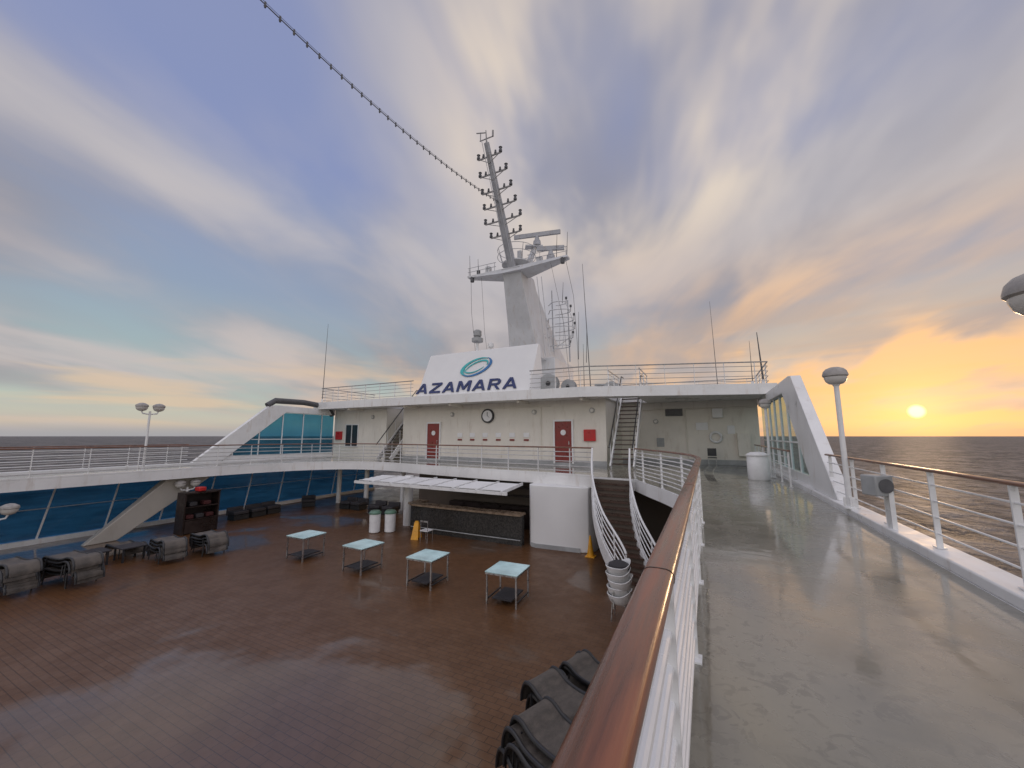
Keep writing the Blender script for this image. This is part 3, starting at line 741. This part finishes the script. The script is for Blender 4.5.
def twin_lamp(x, y, z0, h, label):
    T = thing('twin_lamp_post',(x,y,z0),label,'lamp post','twin globe lamp posts')
    mk('pole', MB().lathe([(.12,z0),(.12,z0+.03),(.05,z0+.05),(.04,z0+h)],(x,y,0),14), WHITE2, T)
    mk('crossarm', MB().tube([(x,y-.30,z0+h+.02),(x,y-.25,z0+h-.1),(x,y,z0+h-.14),(x,y+.25,z0+h-.1),(x,y+.30,z0+h+.02)],.03,8), WHITE2, T)
    for s in (-1,1):
        mk('globe', MB().lathe([(.06,0),(.15,.04),(.20,.12),(.21,.2)],(x,y+s*.30,z0+h),20), GLOBE, T)
        mk('lamp_shade', MB().lathe([(.212,.19),(.23,.21),(.21,.28),(.1,.35),(0,.37)],(x,y+s*.30,z0+h),20), DARKISH, T)
twin_lamp(-22.3,8.2,.01,2.65,'white twin globe lamp post on the far balcony')
twin_lamp(-22.2,9.9,LOW,1.95,'twin globe lamp behind the dark towel cabinet')
twin_lamp(-20.6,4.0,LOW,1.8,'twin globe lamp beside the stacked loungers')

T = thing('deck_loudspeaker',(2.48,8.3,.13),'grey boxy deck loudspeaker mounted on the side railing','loudspeaker')
mk('housing', MB().box((2.40,8.3,.78),(.30,.26,.32),R(30)), GREY, T, bevel=.02)
mk('horn', MB().cyl((2.465,8.19,.78),(2.475,8.165,.78),.10,.11,n=20), LAMPDARK, T)
mk('bracket', MB().bb(2.5,2.56,8.2,8.4,.13,.7), WHITE2, T)

T = thing('litter_bin',(1.6,16.6,.01),'white cylindrical litter bin on the walkway','bin')
mk('body', MB().lathe([(.33,.01),(.35,.05),(.35,.82),(.33,.85)],(1.6,16.6,0),28), TOWEL, T)
mk('lid', MB().lathe([(.37,.85),(.37,.9),(.22,.98),(.0,1.0)],(1.6,16.6,0),28), WHITE, T)
T = thing('folding_chair',(.2,22.9,.01),'small dark chair against the end wall','chair')
mk('seat', MB().box((.2,22.9,.45),(.42,.42,.04)), DARK, T); mk('backrest', MB().box((.2,23.1,.72),(.42,.03,.4)), DARK, T)
for a in (-.18,.18):
    for b_ in (-.18,.18): mk('leg', MB().cyl((.2+a,22.9+b_,.01),(.2+a,22.9+b_,.44),.018,n=8), STEEL, T)

# ------------------------------------------------------------------ pool deck: bar, walls
B = thing('bar_counter',(-9.6,14.6,LOW),'bar with dark mosaic front and brown counter top','bar')
sp = [Vector(p) for p in ((-12.7,15.6,0),(-12.65,14.75,0),(-12.4,14.62,0),(-9.5,14.60,0),(-6.85,14.62,0))]
mk('bar_front', MB().sweep([p+Vector((0,.05,LOW+.58)) for p in sp],[(-.12,-.579),(.12,-.579),(.12,.58),(-.12,.58)]), MOSAIC, B)
mk('counter_top', MB().sweep([p+Vector((0,.06,LOW+1.20)) for p in sp],[(-.28,-.04),(.28,-.04),(.28,.04),(-.28,.04)]), COUNTER, B)
mk('foot_rail', MB().tube([p+Vector((0,-.22,LOW+.25)) for p in sp[2:]],.02,8), GREY, B)
mk('back_shelf', MB().bb(-12.3,-7.0,17.2,17.7,LOW,LOW+1.0).bb(-12.3,-7.0,17.5,17.7,LOW+1.4,LOW+1.46).bb(-12.3,-7.0,17.5,17.7,LOW+1.8,LOW+1.86), BROWNCAB, B)
W = thing('lower_wall',(-8,18,LOW),'shaded wall and white curved end block beneath the upper deck','wall')
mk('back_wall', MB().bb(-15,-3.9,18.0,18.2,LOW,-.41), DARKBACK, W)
blk = [(-6.7,18),(-6.7,15.0),(-6.55,14.75),(-6.3,14.65),(-4.5,14.75),(-4.2,14.85),(-4.02,15.2),(-4.02,18)]
mk('end_block', MB().prism(blk, LOW, -.402), AWNWHITE, W, bevel=.03)
mk('kick_plate', MB().prism([(-6.5,14.735),(-6.28,14.64),(-4.5,14.735),(-4.5,14.72),(-6.28,14.62),(-6.52,14.72)], LOW+.001, LOW+.16), GREY, W)
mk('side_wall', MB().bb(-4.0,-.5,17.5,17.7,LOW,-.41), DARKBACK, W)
mk('support_column', MB().cyl((-13.5,15.4,LOW),(-13.5,15.4,-.41),.22,n=20), WHITE, loc=(-13.5,15.4,LOW), label='round white column beside the bar', category='column', group='round support columns')

C = thing('awning',(-10.6,15.3,-.5),'white slatted folding awning over the bar','awning')
x = -15.2; k = 0
while x < -7.3:
    m = MB(); x1 = x+1.04; ys_ = -.04*k
    pr = []
    for j in range(9): pr.append((15.3+ys_-j*.19, -.44-j*.012-(.02 if j%2 else 0)))
    vs = [(x,a_,b_) for a_,b_ in pr]+[(x1,a_,b_) for a_,b_ in pr]+[(x,a_,b_-.025) for a_,b_ in pr]+[(x1,a_,b_-.025) for a_,b_ in pr]
    fs = []
    for j in range(8): fs += [(j,j+1,9+j+1,9+j),(18+j,18+j+1,27+j+1,27+j)]
    fs += [(0,9,27,18),(8,17,35,26)]
    m.add(vs, fs)
    mk('awning_panel', m, AWNWHITE, C)
    mk('rib', MB().beam((x1+.06,15.5+ys_,-.46),(x1+.06,13.5+ys_,-.60),.05,.12), WHITE2, C)
    x = x1+.12; k += 1
mk('front_beam', MB().beam((-15.3,13.62,-.62),(-6.9,13.35,-.62),.07,.12), WHITE2, C)

for i,(x,y) in enumerate(((-13.85,13.6),(-13.3,14.0))):
    T = thing('waste_bin',(x,y,LOW),'white round waste bin with green lid beside the bar','bin','waste bins by the bar')
    mk('body', MB().lathe([(.2,LOW),(.24,LOW+.03),(.25,LOW+.82)],(x,y,0),20), TOWEL, T)
    mk('lid', MB().lathe([(.27,.82),(.27,.88),(.2,.96),(0,.98)],(x,y,LOW),20), GREEN, T)
T = thing('wet_floor_sign',(-11.4,13.6,LOW),'folded yellow wet floor sign in front of the bar','wet floor sign')
x,y=-11.4,13.6
for s in (-1,1):
    vs=[]
    for t in (0,.03):
        vs += [(x-.16,y+s*.2+t*s,LOW),(x+.16,y+s*.2+t*s,LOW),(x+.09,y+s*.02+t*s,LOW+.68),(x-.09,y+s*.02+t*s,LOW+.68)]
    mk('board', MB().add(vs,[(0,1,2,3),(7,6,5,4),(0,4,5,1),(1,5,6,2),(2,6,7,3),(3,7,4,0)]), YELLOW, T)
mk('handle', MB().box((x,y,LOW+.70),(.14,.10,.05)), YELLOW, T)
T.rotation_euler=(0,0,.3)
T = thing('traffic_cone',(-4.05,14.5,LOW),'orange yellow safety cone by the white end wall','cone')
mk('cone', MB().lathe([(.13,LOW+.03),(.03,LOW+.72),(.0,LOW+.74)],(-4.05,14.5,0),16), YELLOW, T)
mk('base', MB().box((-4.05,14.5,LOW+.015),(.34,.34,.03)), YELLOW, T)
T = thing('bar_chair',(-10.7,13.4,LOW),'slim pale metal chair in front of the bar','chair')
mk('seat', MB().box((-10.7,13.4,LOW+.46),(.4,.4,.03)), TOWEL, T)
mk('backrest', MB().box((-10.7,13.22,LOW+.84),(.4,.02,.06)), STEEL, T)
for a in (-.18,.18):
    for b_ in (-.18,.18): mk('leg', MB().cyl((-10.7+a,13.4+b_,LOW),(-10.7+a,13.4+b_*.9,LOW+(.45 if b_>0 else .88)),.014,n=6), STEEL, T)

T0 = thing('glass_table',(-5.03,9.8,LOW),'square table with frosted aqua glass top and open metal frame','table','glass topped tables on the pool deck')
x,y = -5.03,9.8
mk('table_top', MB().box((x,y,LOW+.80),(.93,.93,.03)), TABLEGLASS, T0, bevel=.006)
mk('top_frame', MB().bb(x-.46,x+.46,y-.46,y-.42,LOW+.745,LOW+.783).bb(x-.46,x+.46,y+.42,y+.46,LOW+.745,LOW+.783).bb(x-.46,x-.42,y-.42,y+.42,LOW+.745,LOW+.783).bb(x+.42,x+.46,y-.42,y+.42,LOW+.745,LOW+.783), STEEL, T0)
for a in (-1,1):
    for b_ in (-1,1): mk('leg', MB().beam((x+a*.42,y+b_*.42,LOW),(x+a*.42,y+b_*.42,LOW+.745),.04,.04), STEEL, T0)
    mk('stretcher', MB().beam((x+a*.42,y-.40,LOW+.12),(x+a*.42,y+.40,LOW+.12),.03,.03), DARK, T0)
mk('lower_shelf', MB().box((x,y,LOW+.15),(.56,.80,.03)), FABRIC2, T0)
for (x,rz) in ((-7.72,.03),(-10.42,-.04),(-13.3,.02)): copy_tree(T0,(x,9.78,LOW),rz)
T0.rotation_euler=(0,0,.05)

# loungers
prof = smooth_path([(-.98,0,.10),(-.96,0,.22),(-.82,0,.33),(-.3,0,.32),(.2,0,.34),(.6,0,.42),(.88,0,.40),(1.02,0,.26),(1.05,0,.14)],5)
L0 = thing('sun_lounger',(0,0,0),'taupe mesh sun lounger in a stack on the pool deck','sun lounger','stacked sun loungers')
mk('mesh_fabric', MB().sweep(prof,[(-.30,-.010),(.30,-.010),(.30,.010),(-.30,.010)]), FABRIC, L0)
for s in (-1,1):
    mk('side_frame', MB().tube([p+Vector((0,s*.33,.01)) for p in prof],.03,8), DARK, L0)
    for xx in (-.7,.6):
        mk('leg', MB().cyl((xx,s*.36,0),(xx*.95,s*.34,.33),.018,n=8), DARK, L0)
def stack(x,y,rz,n,lab,sx=.85,sy=.95,dz=.11,j=1.0):
    for i in range(n):
        copy_tree(L0,(x+random.uniform(-.06,.06)*j,y+random.uniform(-.05,.05)*j,LOW+dz*i),rz+random.uniform(-.08,.08)*j,lab,scale=(sx,sy,1))
stack(-17.9,3.9,.15,5,'taupe mesh sun lounger stacked near the window wall')
stack(-17.3,5.0,.1,5,'taupe mesh sun lounger stacked near the window wall')
stack(-17.5,7.4,-.1,4,'taupe mesh sun lounger stacked near the window wall',.75)
stack(-17.1,8.5,-.1,4,'taupe mesh sun lounger stacked near the window wall',.7)
stack(-1.98,4.85,2.75,5,'taupe mesh sun lounger stacked under the walkway',.50,.85,.10,2.2)
stack(-1.98,5.75,2.65,5,'taupe mesh sun lounger stacked under the walkway',.47,.85,.10,2.2)
stack(-1.95,6.6,2.8,4,'taupe mesh sun lounger stacked under the walkway',.43,.8,.10,2.2)
L0.location = (-19.6,7.0,LOW); L0['label'] = 'single taupe mesh sun lounger near the window wall'; L0.scale = (.8,.95,1)
W0 = thing('tub_chair',(-2.1,10.0,LOW),'white plastic chair in a tall stack near the stair foot','chair','stacked white chairs')
x,y = -2.1,10.0
def shell(x,y):
    vs=[]; n=28
    for ring,(r,z,) in enumerate(((.02,.40),(.20,.40),(.24,.44),(.28,.54),(.30,.60),(.29,.61),(.26,.54),(.21,.44),(.02,.42))):
        for i in range(n):
            q=2*math.pi*i/n; hb = max(0,math.cos(q))**2*.14 if 3<=ring<=6 else 0
            vs.append((x+r*math.cos(q),y+r*math.sin(q),LOW+z+hb))
    fs=[(k*n+i,k*n+(i+1)%n,(k+1)*n+(i+1)%n,(k+1)*n+i) for k in range(8) for i in range(n)]
    return MB().add(vs,fs)
mk('shell', shell(x,y), TOWEL, W0)
for q in range(4):
    a=q*math.pi/2+.78; mk('leg', MB().cyl((x+.26*math.cos(a),y+.26*math.sin(a),LOW),(x+.2*math.cos(a),y+.2*math.sin(a),LOW+.42),.016,n=8), STEEL, W0)
for i in range(1,5): copy_tree(W0,(x+random.uniform(-.03,.03),y+random.uniform(-.03,.03),LOW+.16*i),i*.12)
mk('dark_cushion', MB().lathe([(.0,.0),(.22,.02),(.26,.08),(.24,.16),(.12,.22),(0,.23)],(x,y,LOW+1.12),20), FABRIC2, loc=(x,y,LOW+1.12), label='dark round cushion lying on the stacked white chairs', category='cushion')

A0 = thing('lounge_armchair',(-22.4,12.4,LOW),'low dark cushioned lounge seat under the balcony','armchair','dark lounge seats')
x,y=-22.4,12.4
mk('seat_cushion', MB().box((x,y,LOW+.36),(.6,.74,.18)), FABRIC2, A0, bevel=.04)
mk('backrest', MB().box((x-.36,y,LOW+.42),(.14,.8,.4)), FABRIC2, A0, bevel=.04)
mk('base', MB().box((x,y,LOW+.14),(.6,.74,.24)), BLACK, A0)
for (x,y,rz) in ((-22.4,13.3,0),(-22.5,14.2,0),(-19.8,17.2,-1.5),(-18.9,17.2,-1.6),(-17.2,17.0,-1.5),(-16.2,17.0,-1.5),(-22.6,16.6,-.6)):
    copy_tree(A0,(x,y,LOW),rz)
for (x,y) in ((-18.9,5.9),(-18.7,6.8)):
    T = thing('low_table',(x,y,LOW),'low dark slatted table between the lounger stacks','table','low dark tables')
    mk('table_top', MB().box((x,y,LOW+.46),(.8,.7,.05)), FABRIC2, T, bevel=.01)
    for a in (-.33,.33):
        for b_ in (-.28,.28): mk('leg', MB().beam((x+a,y+b_,LOW),(x+a,y+b_,LOW+.44),.05,.05), DARK, T)
T = thing('towel_cabinet',(-21.3,10.0,LOW),'near black towel cabinet with red items on its shelves','cabinet')
x,y=-21.3,10.0
mk('case', MB().bb(x-.35,x+.35,y-.7,y-.64,LOW,LOW+1.75).bb(x-.35,x+.35,y+.64,y+.7,LOW,LOW+1.75).bb(x-.35,x-.3,y-.64,y+.64,LOW,LOW+1.75).bb(x-.3,x+.36,y-.72,y+.72,LOW+1.75,LOW+1.82).bb(x-.3,x+.35,y-.64,y+.64,LOW+.6,LOW+.64).bb(x-.3,x+.35,y-.64,y+.64,LOW+1.15,LOW+1.19), BROWNCAB, T)
mk('door', MB().bb(x+.33,x+.36,y-.62,y+.62,LOW+.04,LOW+.58), BROWNCAB, T)
DARKRED = pmat('dark_red_cloth', (.06,.012,.012), .8, nscale=5)
for i,(yy,zz,c) in enumerate(((-.4,.64,DARKRED),(0,.64,FABRIC2),(.4,.64,DARKRED),(-.3,1.19,FABRIC2),(.25,1.19,DARKRED),(0.0,1.82,RED))):
    mk('folded_towel', MB().box((x+.05,y+yy,LOW+zz+.10),(.4,.3,.18)), c, loc=(x+.05,y+yy,LOW+zz+.01), bevel=.03, label='folded towel pile on the cabinet', category='towels', group='folded towels')

# ------------------------------------------------------------------ camera
cam = D.cameras.new('Camera'); co = D.objects.new('Camera', cam); COL.objects.link(co); scene.camera = co
cam.sensor_width = 36; cam.lens = 36*385/1024; cam.clip_start = .02; cam.clip_end = 200000
yaw = R(26.6); pitch = R(7.7)
co.location = (0,0,1.56)
fw = Vector((-math.sin(yaw)*math.cos(pitch), math.cos(yaw)*math.cos(pitch), math.sin(pitch)))
co.rotation_euler = fw.to_track_quat('-Z','Y').to_euler()

# ------------------------------------------------------------------ world
az = R(19.8); el = R(2.5)
SD = Vector((math.sin(az)*math.cos(el), math.cos(az)*math.cos(el), math.sin(el)))
w = D.worlds.new('World'); scene.world = w; w.use_nodes = True
nt = w.node_tree
for n_ in list(nt.nodes): nt.nodes.remove(n_)
b = NB(nt)
out = b.new('ShaderNodeOutputWorld'); bg = b.new('ShaderNodeBackground'); nt.links.new(bg.outputs[0], out.inputs[0])
d = b.new('ShaderNodeTexCoord').outputs['Generated']
sep = b.new('ShaderNodeSeparateXYZ'); nt.links.new(d, sep.inputs[0])
X_, Y_, Z_ = sep.outputs
zp = b.m('MAXIMUM', Z_, 0.0)
sd = b.dot(d, SD)
def blob(v, c0, c1):
    v = Vector(v).normalized(); return b.rng(b.dot(d, v), c0, c1)
inv = b.m('DIVIDE', 1.0, b.m('ADD', zp, .21))
px = b.m('MULTIPLY', X_, inv); py = b.m('MULTIPLY', Y_, inv)
ph = R(-17)
al = b.m('ADD', b.m('MULTIPLY', px, math.sin(ph)), b.m('MULTIPLY', py, math.cos(ph)))
ac = b.m('SUBTRACT', b.m('MULTIPLY', px, math.cos(ph)), b.m('MULTIPLY', py, math.sin(ph)))
cvn = b.new('ShaderNodeCombineXYZ'); b.put(cvn.inputs[0], ac); b.put(cvn.inputs[1], b.m('MULTIPLY', al, .46)); cvn.inputs[2].default_value = 3.3
cv = cvn.outputs[0]
n1 = b.noise(cv, 1.1, 2, .42, .3)
n2 = b.noise(cv, 2.5, 4, .48, .35)
n3 = b.noise(b.scale(cv,(1.3,2.0,1)), 1.0, 4, .48, .3)
ramp = b.new('ShaderNodeValToRGB'); b.put(ramp.inputs[0], zp)
cr = ramp.color_ramp
cr.elements[0].position = 0; cr.elements[0].color = (.42,.40,.39,1)
cr.elements[1].position = 1; cr.elements[1].color = (.26,.29,.46,1)
for pos, c in ((.03,(.54,.50,.42)),(.07,(.47,.53,.47)),(.15,(.36,.46,.47)),(.30,(.28,.35,.47)),(.55,(.24,.29,.50))):
    e = cr.elements.new(pos); e.color = (*c,1)
sky = ramp.outputs[0]
warmside = b.m('MULTIPLY', b.rng(sd, .64, .98), b.rng(zp, .40, .0))
sky = b.mix(b.m('MULTIPLY', warmside, .85), sky, (.78,.50,.28))
clearblobs = b.m('ADD', b.m('MULTIPLY', blob((-.766,.298,.57), .92, .995), .10), b.m('MULTIPLY', blob((.05,.75,.66), .96, .995), .04))
clearblobs = b.m('ADD', clearblobs, b.m('MULTIPLY', blob((-.62,.10,.78), .93, .99), .05))
dens = b.m('ADD', b.m('MULTIPLY', n1, .62), b.m('MULTIPLY', n2, .38))
dens = b.m('SUBTRACT', dens, clearblobs)
lowclear = b.m('MULTIPLY', b.rng(zp, .20, .05), b.rng(sd, .93, .5))
dens = b.m('SUBTRACT', dens, b.m('MULTIPLY', lowclear, .12))
cl = b.rng(dens, .31, .54)
shade = b.rng(b.m('ADD', b.m('MULTIPLY', n3, .5), b.m('MULTIPLY', n2, .5)), .36, .65)
ccol = b.mix(shade, (.29,.28,.32), (.52,.49,.505))
lit = b.m('ADD', b.m('MULTIPLY', blob((-.13,.70,.70), .90, .99), .95), b.m('MULTIPLY', b.m('MULTIPLY', b.rng(sd, .78, .95), b.rng(zp, .46, .22)), .95))
lit = b.m('ADD', lit, b.m('MULTIPLY', b.m('MULTIPLY', b.rng(zp, .28, .08), b.rng(sd, -.1, .5)), .35))
lit = b.m('ADD', lit, .08)
lit = b.m('MULTIPLY', lit, b.rng(n2, .36, .64), clamp=True)
warmc = b.mix(b.rng(zp, .52, .24), (.92,.76,.57), (.87,.51,.26))
ccol = b.mix(lit, ccol, warmc)
col = b.mix(b.m('MULTIPLY', cl, .90), sky, ccol)
wv = b.new('ShaderNodeCombineXYZ'); b.put(wv.inputs[0], b.m('MULTIPLY', X_, 1.3)); b.put(wv.inputs[1], b.m('MULTIPLY', Y_, 1.3)); b.put(wv.inputs[2], b.m('MULTIPLY', Z_, 11.0))
n4 = b.noise(wv.outputs[0], 1.7, 4, .5, .3)
wis = b.m('MULTIPLY', b.rng(n4, .48, .64), b.m('MULTIPLY', b.rng(zp, .0, .04), b.rng(zp, .22, .10)))
col = b.mix(b.m('MULTIPLY', wis, .75), col, b.mix(b.rng(sd,.2,.9), (.70,.53,.38), (.88,.50,.22)))
bars = b.m('MULTIPLY', b.rng(n4, .52, .36), b.m('MULTIPLY', b.rng(zp, .03, .08), b.m('MULTIPLY', b.rng(zp, .34, .2), b.rng(sd, .7, .9))))
col = b.mix(b.m('MULTIPLY', bars, .6), col, (.48,.36,.30))
haze = b.rng(zp, .030, .0)
col = b.mix(b.m('MULTIPLY', haze, .8), col, b.mix(b.rng(sd,.6,.99), (.36,.36,.38), (.62,.40,.25)))
def addscaled(col, f, c):
    cc = b.new('ShaderNodeCombineColor')
    for i in range(3): b.put(cc.inputs[i], b.m('MULTIPLY', f, c[i]))
    return b.mix(1.0, col, cc.outputs[0], 'ADD')
sdp = b.m('MAXIMUM', sd, 0.0)
col = addscaled(col, b.m('MULTIPLY', b.m('POWER', sdp, 60.0), .10), (1.0,.55,.15))
col = addscaled(col, b.m('MULTIPLY', b.m('POWER', sdp, 700.0), .20), (1.0,.60,.14))
col = addscaled(col, b.m('MULTIPLY', b.rng(sd, .99991, .99998), 2.0), (1.0,.72,.25))
ns = b.new('ShaderNodeTexSky'); ns.sky_type = 'NISHITA'; ns.sun_disc = False; ns.sun_elevation = el; ns.sun_rotation = az
col = b.mix(1.0, col, b.mix(1.0, ns.outputs[0], (.012,.012,.012), 'MULTIPLY'), 'ADD')
back = b.rng(b.dot(d, (.35,-.80,.48)), -.1, .8, 1.0, 2.1)  # added fill: sky brightened behind the camera to light the white surfaces
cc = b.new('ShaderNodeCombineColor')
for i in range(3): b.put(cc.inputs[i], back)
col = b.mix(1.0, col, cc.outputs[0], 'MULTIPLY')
for nn in nt.nodes:
    if nn.type == 'MIX' and nn.data_type == 'RGBA': nn.clamp_result = False; nn.clamp_factor = True
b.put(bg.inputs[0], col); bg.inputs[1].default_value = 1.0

su = D.lights.new('sun','SUN'); su.energy = .2; su.angle = R(5); su.color = (1,.66,.38)
so = D.objects.new('sun', su); COL.objects.link(so); so.rotation_euler = SD.to_track_quat('Z','Y').to_euler()
scene.view_settings.view_transform = 'Standard'; scene.view_settings.look = 'None'; scene.view_settings.exposure = 0
